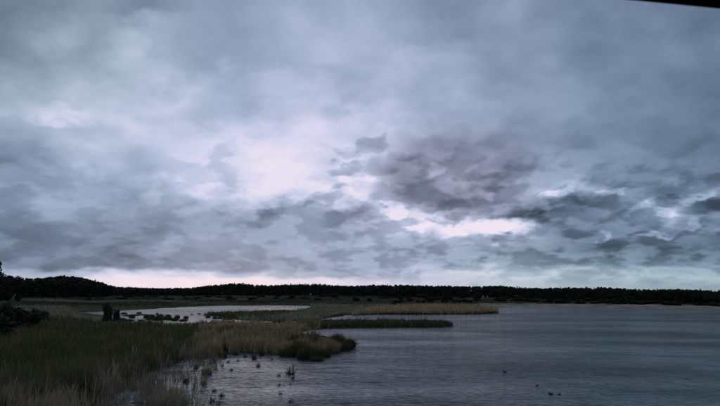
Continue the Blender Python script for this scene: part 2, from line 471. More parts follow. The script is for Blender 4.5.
def ground_z(x, y):
    x = np.asarray(x, float); y = np.asarray(y, float)
    r = np.hypot(x, y); a = np.arctan2(x, y)
    i = np.clip(np.interp(r, rad, np.arange(NR)), 0, NR - 1.001); j = np.clip(np.interp(a, azs, np.arange(len(azs))), 0, len(azs) - 1.001)
    i0 = i.astype(int); j0 = j.astype(int); fi = i - i0; fj = j - j0
    return (GZ[i0, j0] * (1 - fj) + GZ[i0, j0 + 1] * fj) * (1 - fi) + (GZ[i0 + 1, j0] * (1 - fj) + GZ[i0 + 1, j0 + 1] * fj) * fi
def at(x, y, surf=True):
    """where the sight line through a point of the photograph meets ground or water"""
    d = ray(float(x), float(y)); k = np.hypot(d[0], d[1]); d = d / k
    rs = np.geomspace(5, 900, 4000)
    g = ground_z(d[0] * rs, d[1] * rs)
    if surf: g = np.maximum(g, 0)
    hit = np.nonzero(EYE + d[2] * rs <= g)[0]
    r_ = rs[hit[0]] if len(hit) else 470.0
    return np.array([d[0] * r_, d[1] * r_, ground_z(d[0] * r_, d[1] * r_)])

# colours of the ground cover
TAN = np.array([.16, .135, .098]); GREEN = np.array([.036, .040, .019]); OLIVE = np.array([.092, .084, .046]); SOIL = np.array([.034, .031, .021]); SAND = np.array([.33, .28, .225])
gc = np.zeros(GX.shape + (3,)); gc[:] = SOIL
nmix = fbm(GX / 30, GY / 9, 31)[..., None]
far_t = sst((RR - 120) / 120)[..., None]
meadow = OLIVE * (1 - nmix) + GREEN * nmix
streak = sst((fbm(GX / 120, GY / 14, 51) - 0.52) * 6)[..., None]
meadow = meadow * (1 - streak * .55) + TAN * 0.85 * streak * .55
gc = gc * (1 - far_t) + meadow * far_t
pxg = AA * FPX + 360
bank = sst((AA - R(10)) / R(4)) * sst((RR - 285) / 10) * (1 - sst((RR - 372) / 14))
bank = (bank * (0.5 + 0.9 * (fbm(GX / 25, GY / 8, 77) - .3)))[..., None].clip(0, 1)
gc = gc * (1 - bank) + SAND * bank
strip = (1 - sst((AA - R(-25)) / R(6))) * sst((RR - 378) / 10) * (1 - sst((RR - 415) / 10))
strip = (strip * .75)[..., None]
gc = gc * (1 - strip) + np.array([.11, .105, .085]) * strip
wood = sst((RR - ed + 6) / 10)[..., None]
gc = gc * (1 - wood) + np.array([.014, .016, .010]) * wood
idx = np.arange(NR * len(azs)).reshape(NR, len(azs))
q = np.stack([idx[:-1, :-1], idx[1:, :-1], idx[1:, 1:], idx[:-1, 1:]], -1).reshape(-1, 4)
V = np.stack([GX, GY, GZ], -1).reshape(-1, 3)
g = link('ground', mesh_arrays('ground', V, q[:, ::-1], gc.reshape(-1, 3), [M_ground], True))
tag(g, kind='structure')

wr = np.concatenate([[0.0], np.geomspace(2, 5200, 60)]); wa = np.linspace(-math.pi, math.pi, 73)
WR_, WA_ = np.meshgrid(wr, wa, indexing='ij')
wi = np.arange(wr.size * wa.size).reshape(wr.size, wa.size)
wq = np.stack([wi[:-1, :-1], wi[1:, :-1], wi[1:, 1:], wi[:-1, 1:]], -1).reshape(-1, 4)
w = link('water', mesh_arrays('water', np.stack([WR_ * np.sin(WA_), WR_ * np.cos(WA_), 0 * WR_], -1).reshape(-1, 3), wq[:, ::-1], None, [M_water], True))
tag(w, kind='structure')

# ------------------------------------------------------------------ foliage and trees
def leaf_quads(pts, size, rng, droop=0.0):
    n = len(pts)
    a = rng.normal(size=(n, 3)); a[:, 2] *= 0.6; a /= np.linalg.norm(a, axis=1)[:, None]
    b = rng.normal(size=(n, 3)); b -= (b * a).sum(1)[:, None] * a; b /= np.linalg.norm(b, axis=1)[:, None]
    s = (size * rng.uniform(.6, 1.4, n))[:, None]
    v = np.stack([pts - a * s - b * s * .45, pts + a * s * .5 - b * s * .6, pts + a * s, pts + b * s * .6 - a * s * .2], 1)
    v[:, :, 2] -= droop * np.abs(v[:, :, 0] - pts[:, None, 0])
    f = np.arange(n * 4).reshape(n, 4)
    return v.reshape(-1, 3), f

def tube(path, radii, k=6):
    V, F = [], []
    path = np.asarray(path, float)
    for i, (p, r_) in enumerate(zip(path, radii)):
        for j in range(k):
            t = 2 * math.pi * j / k
            V.append((p[0] + r_ * math.cos(t), p[1] + r_ * math.sin(t), p[2]))
    for i in range(len(path) - 1):
        for j in range(k):
            F.append((i * k + j, i * k + (j + 1) % k, (i + 1) * k + (j + 1) % k, (i + 1) * k + j))
    return np.array(V), np.array(F)

def join(parts):
    V, F, o = [], [], 0
    for v, f in parts:
        V.append(v); F.append(np.asarray(f) + o); o += len(v)
    return np.concatenate(V), np.concatenate(F)

def far_tree(kind, seed):
    """unit-height tree: leaf clumps all through the crown on a tapered trunk with limbs"""
    r = np.random.default_rng(seed)
    parts = [tube([(0, 0, -.05), (r.normal() * .01, 0, .4), (0, r.normal() * .01, .93)], [.018, .012, .003], 4)]
    nt = len(parts[0][1])
    pts = []
    if kind == 'spruce':
        n = 230
        t = r.uniform(0, 1, n) ** 1.35
        rr = (.145 * (1 - t) + .006) * np.sqrt(r.uniform(.15, 1, n)) * (1 + .25 * np.sin(t * 38 + r.uniform(0, 6)))
        an = r.uniform(0, 2 * math.pi, n)
        pts = np.stack([rr * np.cos(an), rr * np.sin(an), .12 + t * .87 - rr * .3], 1)
        size = .034
    elif kind == 'pine':
        lobes = [(r.normal(0, .07), r.normal(0, .07), r.uniform(.55, .9), r.uniform(.07, .13)) for _ in range(9)] + [(0, 0, .9, .09)]
        for lx, ly, lz, lr in lobes:
            d = r.normal(size=(24, 3)); d /= np.linalg.norm(d, axis=1)[:, None]
            pts.append(np.array([lx, ly, lz]) + d * lr * r.uniform(.4, 1, 24)[:, None] * [1, 1, .7])
            parts.append(tube([(0, 0, lz - .18), (lx * .5, ly * .5, lz - .08), (lx, ly, lz)], [.007, .005, .002], 3))
        pts = np.concatenate(pts); size = .038
        nt = sum(len(p[1]) for p in parts)
    else:
        lobes = [(r.normal(0, .10), r.normal(0, .10), r.uniform(.32, .86), r.uniform(.10, .17)) for _ in range(11)] + [(0, 0, .86, .11)]
        for lx, ly, lz, lr in lobes:
            d = r.normal(size=(24, 3)); d /= np.linalg.norm(d, axis=1)[:, None]
            pts.append(np.array([lx, ly, lz]) + d * lr * r.uniform(.4, 1, 24)[:, None])
            parts.append(tube([(0, 0, lz - .22), (lx * .5, ly * .5, lz - .1), (lx, ly, lz)], [.008, .005, .002], 3))
        pts = np.concatenate(pts); size = .042
        nt = sum(len(p[1]) for p in parts)
    pts[:, 2] = np.minimum(pts[:, 2], .985)
    parts.append(leaf_quads(pts, size, r))
    V, F = join(parts)
    fm = np.ones(len(F), int); fm[:nt] = 0
    return V, F, fm

TREES = []
for i, k in enumerate(['spruce', 'spruce', 'pine', 'pine', 'pine', 'broad', 'broad']):
    V, F, fm = far_tree(k, 100 + i)
    TREES.append((k, V, F, fm, mesh_arrays('far_' + k, V, F, None, [M_bark, M_conifer if k != 'broad' else M_leaf], False, fm)))

# the wood on the skyline: single trees for its edge and crest, one mass for the rest
def tree_spot(a, depth):
    d = edge(a) + depth
    x, y = d * math.sin(a), d * math.cos(a)
    z = float(ground_z(x, y))
    return x, y, z, d
def label_for(a, crest):
    x = math.degrees(a)
    where = ('of the high wooded hill behind the meadow strip' if x < -23.5 else
             'of the low wooded ridge behind the pond' if x < 2.0 else
             'of the flat wood behind the tan reed bed' if x < 14.5 else
             'of the flat wood behind the sandy shore')
    return where
KNAME = {'spruce': 'narrow pointed conifer', 'pine': 'round-crowned pine', 'broad': 'broad bushy tree'}
CAT = {'spruce': 'conifer', 'pine': 'pine', 'broad': 'tree'}
n_single = 0
azl, azr = float(azg[12]), float(azg[-12])
for crest, n in ((False, 150), (True, 145)):
    for i in range(n):
        a = azl + (azr - azl) * (i + rng.uniform(.15, .85)) / n
        depth = rng.uniform(0, 7) if not crest else DEPTH * rng.uniform(.72, .84)
        x, y, z, d = tree_spot(a, depth)
        pick = rng.choice(len(TREES), p=[.16, .16, .17, .17, .16, .09, .09] if crest else [.08, .08, .14, .14, .14, .21, .21])
        k = TREES[pick][0]
        if crest:
            h = (float(z_top(a)) - z) * rng.uniform(.93, 1.06)
        else:
            ht = EYE + (float(z_top(a)) - EYE) * d / (d + DEPTH * .8) - z
            h = min(ht, 15) * rng.uniform(.62, .98)
        h = max(h, 4.5)
        o = link({'spruce': 'conifer', 'pine': 'pine_tree', 'broad': 'broadleaf_tree'}[k], TREES[pick][4], None, (x, y, z - .2), rng.uniform(0, 6.28), (h * rng.uniform(.9, 1.35), h * rng.uniform(.9, 1.35), h))
        row = 'on the crest ' if crest else 'at the near edge '
        tag(o, KNAME[k] + ' ' + row + label_for(a, crest), CAT[k],
            ('crest trees ' if crest else 'edge trees ') + label_for(a, crest))
        n_single += 1
# filling
Vs, Fs, Ms, off = [], [], [], 0
NF = 2300
for i in range(NF):
    a = azl + (azr - azl) * rng.uniform(-.02, 1.02)
    depth = rng.uniform(4, DEPTH * 1.15)
    x, y, z, d = tree_spot(a, depth)
    lim = EYE + (float(z_top(a)) - EYE) * d / (edge(a) + DEPTH * .8) - z
    h = max(min(lim * rng.uniform(.80, .985), 15.5), 3.5)
    k, V, F, fm, me = TREES[rng.integers(len(TREES))]
    t = rng.uniform(0, 6.28); s = h * rng.uniform(1.0, 1.5)
    c_, s_ = math.cos(t), math.sin(t)
    Q = np.stack([(V[:, 0] * c_ - V[:, 1] * s_) * s + x, (V[:, 0] * s_ + V[:, 1] * c_) * s + y, V[:, 2] * h + z - .2], 1)
    Vs.append(Q); Fs.append(F + off); Ms.append(fm); off += len(V)
for i in range(2600):
    a = azl + (azr - azl) * rng.uniform(-.02, 1.02)
    depth = rng.uniform(1, DEPTH * .95)
    x, y, z, d = tree_spot(a, depth)
    k, V, F, fm, me = TREES[5 + int(rng.integers(2))]
    h = rng.uniform(3.0, 6.5); s = h * rng.uniform(1.3, 2.1); t = rng.uniform(0, 6.28)
    lim = EYE + (float(z_top(a)) - EYE) * d / (edge(a) + DEPTH * .8) - z
    h = min(h, max(lim, 2))
    c_, s_ = math.cos(t), math.sin(t)
    keep = fm == 1
    Q = np.stack([(V[:, 0] * c_ - V[:, 1] * s_) * s + x, (V[:, 0] * s_ + V[:, 1] * c_) * s + y, (V[:, 2] - .30) * h * 1.2 + z], 1)
    Vs.append(Q); Fs.append(F[keep] + off); Ms.append(fm[keep]); off += len(V)
fo = link('forest', mesh_arrays('forest', np.concatenate(Vs), np.concatenate(Fs), None, [M_bark, M_conifer], False, np.concatenate(Ms)))
tag(fo, 'dark mass of forest filling the skyline beyond the marsh', 'forest', kind='stuff')

# ------------------------------------------------------------------ near trees and shrubs with limbs and leaves
def limb_path(p0, p1, r, sag=.1, n=4):
    p0 = np.array(p0, float); p1 = np.array(p1, float)
    return [p0 + (p1 - p0) * t + r.normal(0, .03, 3) * math.sin(math.pi * t) * np.linalg.norm(p1 - p0) + np.array([0, 0, sag * math.sin(math.pi * t)]) for t in np.linspace(0, 1, n)]

def make_plant(name, height, radius, kind, seed, leaves, leaf, mleaf):
    """trunk or stems and a crown: two meshes"""
    r = np.random.default_rng(seed)
    wood_, pts = [], []
    if kind == 'tree':
        top = (r.normal(0, .3), r.normal(0, .3), height * .9)
        wood_.append(tube(limb_path((0, 0, -.3), top, r, 0, 6), np.linspace(height * .016, .03, 6), 7))
        for i in range(16):
            z = height * r.uniform(.3, .85); an = r.uniform(0, 6.28); L = radius * r.uniform(.5, 1) * (1.15 - z / height * .6)
            e_ = (math.cos(an) * L, math.sin(an) * L, z + L * .5)
            wood_.append(tube(limb_path((0, 0, z), e_, r, .15, 4), [.07, .05, .03, .012], 5))
            d = r.normal(size=(leaves // 18, 3)); d /= np.linalg.norm(d, axis=1)[:, None]
            pts.append(np.array(e_) + d * radius * .42 * r.uniform(.2, 1, len(d))[:, None] ** .6)
        d = r.normal(size=(leaves // 8, 3)); d /= np.linalg.norm(d, axis=1)[:, None]
        pts.append(np.array(top) + d * radius * .4 * r.uniform(.2, 1, len(d))[:, None])
    else:
        nst = 9
        for i in range(nst):
            an = 6.28 * i / nst + r.normal(0, .3); L = radius * r.uniform(.25, .85)
            e_ = np.array([math.cos(an) * L, math.sin(an) * L, height * r.uniform(.55, .92) * (1.1 - .45 * L / radius)])
            wood_.append(tube(limb_path((r.normal(0, .1), r.normal(0, .1), -.25), e_, r, .2, 5), [.05, .045, .035, .025, .01], 5))
            for f in (.35, .6, .85, 1.0):
                c = e_ * [f, f, f]
                d = r.normal(size=(leaves // (nst * 4), 3)); d /= np.linalg.norm(d, axis=1)[:, None]
                pts.append(c + d * np.array([radius * .36, radius * .36, height * .2]) * r.uniform(.1, 1, len(d))[:, None] ** .6)
        n = leaves // 5
        an = r.uniform(0, 6.28, n); t = r.uniform(0, 1, n)
        rr = radius * (.95 - .25 * t) * np.sqrt(r.uniform(.2, 1, n))
        pts.append(np.stack([rr * np.cos(an), rr * np.sin(an), height * .42 * t], 1))
    pts = np.concatenate(pts); pts[:, 2] = np.maximum(pts[:, 2], .08)
    return (mesh_arrays(name + '_wood', *join(wood_), None, [M_bark], True),
            mesh_arrays(name + '_crown', *leaf_quads(pts, leaf, r), None, [mleaf]))

def plant(name, meshes, loc, rz, sc, label, cat, group=None, parts=('stem', 'foliage')):
    o = link(name, None, None, loc, rz, sc)
    o.empty_display_size = .2
    tag(o, label, cat, group)
    link(parts[0], meshes[0], o); link(parts[1], meshes[1], o)
    return o

birch = make_plant('birch', 15.5, 3.4, 'tree', 5, 5200, .24, M_leaf)
birch2 = make_plant('birch2', 11.0, 2.6, 'tree', 6, 3600, .22, M_leaf)
def stand(x, d, scale=1.0):
    r_ = ray(float(x), 297.0); k = np.hypot(r_[0], r_[1])
    X, Y = r_[0] / k * d, r_[1] / k * d
    return (X, Y, float(ground_z(X, Y)) - .02)
plant('birch_tree', birch, stand(-9, 170), .4, .97, 'tall loose-crowned tree at the left end of the wooded hill, rising above it', 'tree', None, ('trunk', 'crown'))
plant('birch_tree', birch2, stand(10, 178), 2.0, 1.0, 'smaller loose-crowned tree beside the tall tree before the wooded hill', 'tree', None, ('trunk', 'crown'))
plant('birch_tree', birch2, stand(-2, 184), 4.0, .95, 'low dense tree between the tall tree and the smaller one', 'tree', None, ('trunk', 'crown'))

willow = [make_plant('willow%d' % i, 3.2, 2.6, 'shrub', 40 + i, 3600, .15, M_shrub) for i in range(3)]
bush = [make_plant('bush%d' % i, 3.0, 2.2, 'shrub', 60 + i, 900, .30, M_shrub) for i in range(3)]
for i, (x, y, s, lab) in enumerate([
        (2, 331, 1.25, 'broad dark willow shrub at the left edge of the sedge meadow, largest of its thicket'),
        (20, 327, 1.15, 'rounded dark willow shrub in the thicket beside the sedge meadow'),
        (-14, 340, 1.1, 'low dark willow shrub on the near side of the thicket'),
        (36, 323, .85, 'small willow shrub at the meadow end of the thicket'),
        (-2, 320, 1.2, 'dark willow shrub at the back of the thicket below the hill')]):
    p = at(x, y)
    plant('willow_shrub', willow[i % 3], p, i * 1.3, (s * 1.35, s * 1.35, s), lab, 'shrub', 'willow thicket at the edge of the sedge meadow')
p = at(107, 322.5)
plant('willow_shrub', willow[1], p, .7, (.44, .44, 1.45), 'upright dark bush standing before the narrow end of the pond, taller of two', 'shrub')
p = at(116, 323)
plant('willow_shrub', willow[2], p, 2.7, (.34, .34, .95), 'upright dark bush before the narrow end of the pond, lower of two', 'shrub')

def bush_at(x, y, w_px, h_px, lab, grp):
    p = at(x, y, False); d = math.hypot(p[0], p[1])
    i = int(rng.integers(3))
    sx, sz = w_px * d / FPX / 4.6, h_px * d / FPX / 3.0
    plant('meadow_shrub', bush[i], p, rng.uniform(0, 6.28), (sx, sx, sz), lab, 'shrub', grp)
for x, y, w_, h_, lab, grp in [
        (89, 300.5, 4, 3.5, 'lone dark bush on the pale meadow strip below the hill', None),
        (334, 298, 8, 6, 'tall dark bush at the foot of the wood above the pond', None),
        (292, 299, 9, 5, 'wide dark bush in the meadow beyond the pond, left of the white cottage gable', None),
        (356, 301.5, 9, 5, 'dark rounded bush in the open meadow, larger of a pair', None),
        (370, 301.8, 6, 4, 'dark rounded bush in the open meadow, smaller of a pair', None),
        (318, 301, 9, 3.5, 'low spreading bush in the meadow beyond the pond, lowest there', None),
        (251, 300.5, 6, 3, 'small bush in the meadow straight behind the pond', None),
        (394, 305.5, 10, 3.5, 'low spreading bush at the back of the tan reed bed', None),
        (477, 301, 10, 8, 'big dark bush below the white cottage on the far shore', None)]:
    bush_at(x, y, w_, h_, lab, grp)
def sized(w_, h_):
    return 'wide low' if w_ > 10 and h_ < 2.8 else 'tall' if h_ > 3.2 else 'tiny' if w_ < 5.5 else 'rounded'
for x in np.concatenate([np.linspace(396, 470, 24), np.linspace(500, 722, 60)]):
    far = x > 480
    y = 301.8 + (x - 500) * .020 + rng.uniform(-3.2, .2) if far else rng.uniform(297.5, 303.5)
    w_, h_ = rng.uniform(4, 15), rng.uniform(1.4, 3.9)
    bush_at(x + rng.normal(0, 3), y, w_, h_,
            'dark %s bush along the sandy far shore below the wood' % sized(w_, h_) if far else 'grey-green %s scrub bush between the tan reed bed and the wood' % sized(w_, h_),
            'bushes along the far shore' if far else 'scrub behind the tan reed bed')
for x in np.linspace(105, 392, 34):
    w_, h_ = rng.uniform(4, 14), rng.uniform(1.0, 2.6)
    bush_at(x + rng.normal(0, 5), rng.uniform(295.5, 299.5), w_, h_,
            'dark %s bush in the meadow between pond and wooded ridge' % sized(w_, h_ + .7), 'bushes in the meadow behind the pond')

# ------------------------------------------------------------------ reeds, sedge, tussocks
def blades(P3, h, w_, lean, col, r, tipf=.75):
    n = len(P3)
    fa = r.uniform(0, 6.28, n); la = r.uniform(0, 6.28, n)
    side = np.stack([np.cos(fa), np.sin(fa), np.zeros(n)], 1) * (w_ * .5)[:, None]
    ld = np.stack([np.cos(la), np.sin(la), np.zeros(n)], 1) * (lean * h)[:, None]
    mid = P3 + ld * .28 + np.stack([0 * h, 0 * h, h * .55], 1)
    tip = P3 + ld + np.stack([0 * h, 0 * h, h * np.sqrt(np.maximum(1 - lean ** 2 * .6, .2))], 1)
    V = np.stack([P3 - side, P3 + side, mid + side * tipf, mid - side * tipf, tip], 1).reshape(-1, 3)
    b = np.arange(n)[:, None] * 5
    F = np.concatenate([b + [0, 1, 2], b + [0, 2, 3], b + [3, 2, 4]], 0)
    C = np.repeat(col, 5, 0)
    return V, F, C

def sample(poly, n, clump=None, seed=1, thr=.45, ragged=0):
    r = np.random.default_rng(seed)
    a = np.array(poly, float)
    x = r.uniform(a[:, 0].min(), a[:, 0].max(), n * 3); y = r.uniform(a[:, 1].min(), a[:, 1].max(), n * 3)
    jx = (fbm(x / 14, y / 7, seed + 5, 3) - .5) * ragged; jy = (fbm(x / 14, y / 7, seed + 6, 3) - .5) * ragged * .4
    k = inside(x + jx, y + jy, poly)
    x, y = x[k], y[k]
    p = flat(x, y, .15)
    if clump:
        v = fbm(p[:, 0] / clump, p[:, 1] / clump, seed, 3)
        k = r.uniform(0, 1, len(v)) < sst((v - thr + .15) / .3)
        p = p[k]
    p = p[:n]
    return p, r

def bed(name, polys, n, hr, cols, label, cat, lean=(.05, .35), clump=None, seed=1, thr=.45, wmin=.03, wpx=.75, inwater=False, ragged=0):
    P_, C_, H_ = [], [], []
    tot = None
    for k, poly in enumerate(polys):
        p, r = sample(poly, n[k], clump, seed + k, thr, ragged)
        P_.append(p)
    p = np.concatenate(P_)
    r = np.random.default_rng(seed + 99)
    d = np.hypot(p[:, 0], p[:, 1])
    z = ground_z(p[:, 0], p[:, 1])
    if not inwater:
        k = z > -.12; p, z, d = p[k], z[k], d[k]
    nn = len(p)
    patch = fbm(p[:, 0] / 6, p[:, 1] / 6, seed + 7, 3)
    fine = fbm(p[:, 0] / 1.3, p[:, 1] / 1.3, seed + 8, 2)
    h = r.uniform(*hr, nn) * (.45 + .55 * patch + .55 * fine) * r.choice([1, 1, 1, .55, .8, 1.35], nn)
    w_ = np.maximum(wmin, d / FPX * wpx) * r.uniform(.6, 1.3, nn)
    ln = r.uniform(*lean, nn); bent = r.uniform(0, 1, nn) < .10; ln[bent] = r.uniform(.45, .85, bent.sum())
    cs = np.array(cols); wgt = np.clip(patch[:, None] * 1.6 - .3 + r.normal(0, .22, (nn, 1)), 0, 1)
    col = cs[0] * (1 - wgt) + cs[1] * wgt
    k = r.uniform(0, 1, nn) < .12
    if len(cs) > 2: col[k] = cs[2]
    V, F, C = blades(np.stack([p[:, 0], p[:, 1], z - .05], 1), h, w_, ln, col, r)
    o = link(name, mesh_arrays(name, V, F, C, [M_reed]))
    tag(o, label, cat, kind='stuff')
    return o

SEDGE = [(.070, .068, .031), (.120, .108, .054), (.22, .165, .085)]
BROWN = [(.22, .165, .085), (.46, .335, .20), (.12, .11, .05)]
PALE = [(.20, .155, .10), (.32, .25, .17), (.13, .11, .065)]
TANR = [(.34, .235, .13), (.50, .36, .215), (.18, .12, .07)]
DARKS = [(.060, .058, .026), (.115, .102, .048), (.20, .15, .085)]
bed('sedge_meadow', [[(-60, 318), (60, 319), (90, 322), (120, 326), (215, 327), (250, 330), (240, 340), (214, 345), (190, 351), (150, 366), (110, 383), (70, 398), (-60, 412)]], [64000],
    (.55, 1.15), SEDGE, 'dark green sedge and rushes covering the near left marsh', 'sedge', seed=3, clump=5, thr=.36, ragged=55)
bed('meadow_grass', [[(-60, 302), (60, 303), (84, 314.5), (104, 318), (118, 325), (60, 321), (-60, 320)],
                     [(310, 304), (390, 305), (396, 312), (340, 314), (320, 319), (290, 320.4), (278, 321), (240, 319.4), (232, 316), (206, 314.8), (255, 313.4), (292, 312), (312, 308)]], [9000, 20000],
    (.35, .8), [OLIVE * 1.5, TAN * 1.9, TAN * 2.3], 'low mixed grass on the banks round the pond', 'grass', seed=13)
bed('brown_reed_bed', [[(190, 330), (226, 326), (300, 323.5), (330, 323), (312, 330), (298, 333), (300, 337), (290, 346), (283, 354), (262, 351.5), (242, 351.5), (226, 354), (210, 360), (194, 362), (200, 346)]], [30000],
    (.55, 1.15), BROWN, 'brown dry reed bed at the head of the bay', 'reeds', seed=21, clump=4, thr=.38, ragged=40)
bed('flooded_pale_reeds', [[(-60, 392), (50, 388), (110, 374), (150, 358), (190, 346), (222, 346), (236, 352), (212, 366), (206, 388), (192, 408), (188, 440), (-100, 440)]], [22000],
    (.6, 1.25), PALE, 'pale bleached reeds standing in the flooded margin of the lake', 'reeds', seed=33, clump=1.1, thr=.55, inwater=True, ragged=60)
bed('spit_sedge', [[(296, 323), (330, 323.2), (400, 323.4), (440, 324), (452, 325), (451, 326), (440, 326.6), (380, 326.8), (330, 327.2), (306, 328.6), (296, 329)]], [14000],
    (.5, 1.05), DARKS, 'low dark sedge along the thin spit reaching into the lake', 'sedge', seed=41)
bed('tan_reed_bed', [[(396, 307), (440, 306), (478, 307), (497, 310.6), (499, 312.4), (480, 313.6), (430, 314), (380, 314), (352, 314.8), (372, 311)]], [15000],
    (.9, 1.9), TANR, 'tan reed bed on the point across the bay', 'reeds', seed=51)
bed('shore_sedge', [[(206, 314.5), (222, 313.8), (255, 313.2), (290, 312), (296, 313.5), (262, 318.5), (236, 318.6), (228, 317.2)]], [6000],
    (.5, 1.0), DARKS, 'dark sedge on the low tongue of land in the pond', 'sedge', seed=61)
bed('reed_fringe', [[(340, 315.4), (380, 313.6), (498, 312.4), (497, 313.3), (430, 314.5), (380, 314.8), (345, 316)]], [5000],
    (.4, .9), [(.05, .035, .025), (.09, .06, .042), (.03, .024, .018)], 'dark rusty fringe at the water edge of the tan reed bed', 'reeds', seed=71)

bed('scattered_stems', [[(292, 328.6), (330, 327.6), (440, 326.6), (458, 326), (458, 324.6), (440, 322.8), (330, 321.8), (330, 323), (440, 324), (450, 325.4), (440, 326), (330, 326.6)],
                        [(116, 319), (130, 322.5), (236, 322), (262, 320), (264, 323.6), (216, 325.4), (130, 325)],
                        [(196, 313.6), (206, 313.4), (300, 311.4), (300, 312.4), (236, 317), (240, 320), (226, 318.8), (200, 315.6)],
                        [(280, 356), (320, 358.5), (356, 347), (350, 340), (340, 340), (344, 346), (316, 354), (282, 353)],
                        [(340, 316), (380, 314.2), (496, 312.6), (504, 312.6), (496, 314.4), (380, 315.6)]], [1300, 1500, 900, 500, 900],
    (.35, .8), DARKS, 'loose stems standing in the water along spits and banks', 'stems', clump=2.5, thr=.5, seed=83, inwater=True)

def heath():
    r = np.random.default_rng(91)
    n = 60000
    a = r.uniform(R(-37), R(37), n); e_ = edge(a); d = 300 + (e_ - 300) * r.uniform(0, 1, n)
    x, y = d * np.sin(a), d * np.cos(a)
    v = fbm(x / 45, y / 14, 17, 4)
    z = ground_z(x, y)
    k = (r.uniform(0, 1, n) < sst((v - .40) / .2)) & (z > .1) & ((a < R(8)) | (d > 372)) & (r.uniform(0, 1, n) < .25 + .75 * sst((d - 330) / 40))
    x, y, z, v, d = x[k], y[k], z[k], v[k], d[k]
    n = len(x)
    h = r.uniform(.25, .9, n) * (.5 + v); w_ = r.uniform(.5, 1.3, n)
    wg = np.clip(fbm(x / 80, y / 25, 29)[:, None] * 2 - .5 + r.normal(0, .2, (n, 1)), 0, 1)
    col = np.array([.045, .052, .030]) * (1 - wg) + np.array([.12, .11, .07]) * wg
    V, F, C = blades(np.stack([x, y, z - .05], 1), h, w_, r.uniform(.1, .5, n), col, r, 1.1)
    tag(link('rough_grass', mesh_arrays('rough_grass', V, F, C, [M_reed])), 'rough grass and heath over the meadow below the wood', 'grass', kind='stuff')
heath()

def tussock_mesh(name, h, rad_, n, cols, seed, wid=.03):
    r = np.random.default_rng(seed)
    an = r.uniform(0, 6.28, n); rr = rad_ * np.sqrt(r.uniform(0, 1, n))
    hm = h * .22 * (1 - (rr / rad_) ** 2)
    p = np.stack([rr * np.cos(an), rr * np.sin(an), hm - .05], 1)
    hh = h * r.uniform(.55, 1.05, n) * (1 - .35 * (rr / rad_) ** 2)
    cs = np.array(cols); wgt = r.uniform(0, 1, (n, 1)); col = cs[0] * (1 - wgt) + cs[1] * wgt
    fa = r.uniform(0, 6.28, n); la = an + r.normal(0, .5, n)
    ln = .08 + .45 * rr / rad_ * r.uniform(.4, 1, n)
    side = np.stack([np.cos(fa), np.sin(fa), np.zeros(n)], 1) * wid * .5
    ld = np.stack([np.cos(la), np.sin(la), np.zeros(n)], 1) * (ln * hh)[:, None]
    mid = p + ld * .3 + np.stack([0 * hh, 0 * hh, hh * .55], 1); tip = p + ld + np.stack([0 * hh, 0 * hh, hh * .93], 1)
    V = np.stack([p - side, p + side, mid + side * .8, mid - side * .8, tip], 1).reshape(-1, 3)
    b = np.arange(n)[:, None] * 5
    F = np.concatenate([b + [0, 1, 2], b + [0, 2, 3], b + [3, 2, 4]], 0)
    me = mesh_arrays(name, V, F, np.repeat(col, 5, 0), [M_reed])
    # root mound
    k, m = 14, 5
    MV, MF = [], []
    for i in range(m):
        t = i / (m - 1)
        for j in range(k):
            q_ = 6.283 * j / k; R_ = rad_ * (1.12 - t * .95) * (1 + .12 * math.sin(3 * q_ + seed) + r.normal(0, .05))
            MV.append((R_ * math.cos(q_), R_ * math.sin(q_), -.25 + (.25 + h * .22) * math.sin(t * math.pi / 2)))
    for i in range(m - 1):
        for j in range(k): MF.append((i * k + j, i * k + (j + 1) % k, (i + 1) * k + (j + 1) % k, (i + 1) * k + j))
    MV = np.array(MV); MF = np.array(MF)
    return me, mesh_arrays(name + '_mound', MV, MF, None, [M_mud], True)

TUS = [tussock_mesh('sedge_tussock%d' % i, 1.0, .62, 420, DARKS[:2], 200 + i, .045) for i in range(4)]
TUSB = [tussock_mesh('brown_tussock%d' % i, 1.0, .55, 380, [(.20, .155, .08), (.38, .285, .16)], 220 + i, .045) for i in range(3)]
SPR = [tussock_mesh('rush_sprig%d' % i, .55, .14, 46, [(.03, .028, .018), (.07, .058, .038)], 240 + i, .028) for i in range(4)]
def tussock(meshes, x, y, sc, label, group, name='sedge_tussock', cat='tussock', minz=-.12):
    p = at(x, y)
    z = max(p[2], minz)
    o = link(name, None, None, (p[0], p[1], z), rng.uniform(0, 6.28), sc)
    o.empty_display_size = .2
    tag(o, label, cat, group)
    link('mound', meshes[1], o); link('blades', meshes[0], o)
    return o
head = [(288, 356, 1.5, 1.1), (299, 353, 1.9, 1.6), (307, 358, 1.7, 1.45), (315, 353, 2.2, 1.8), (303, 347, 1.9, 1.9), (322, 356.5, 1.6, 1.3), (331, 351, 2.1, 1.6),
        (341, 349, 1.9, 1.55), (349, 347, 1.5, 1.25), (326, 345, 2.1, 1.7), (337, 344.5, 1.7, 1.5), (312, 343, 2.2, 1.8), (296, 344, 2.0, 1.7)]
HEADL = ['low dark tussock where the headland joins the bay shore', 'tall dark tussock on the bay side of the headland, beside the low one', 'dark tussock jutting into the water at the bend of the headland',
         'broad tall straw-brown tussock in the thick of the headland', 'brown tussock behind the bend of the headland, next to the brown reed bed', 'low dark tussock beside the lone one in the water off the headland',
         'broad brown tussock two thirds of the way along the headland', 'dark tussock just short of the headland tip', 'small dark tussock at the very tip of the headland',
         'brown tussock on the inlet side in the middle of the headland', 'dark tussock on the inlet side near the headland tip', 'large brown tussock on the inlet side at the root of the headland', 'dark tussock at the root of the headland against the brown reed bed']
HK = [0, 1, 2, 4, 5, 3, 6, 0, 1, 4, 2, 5, 3]
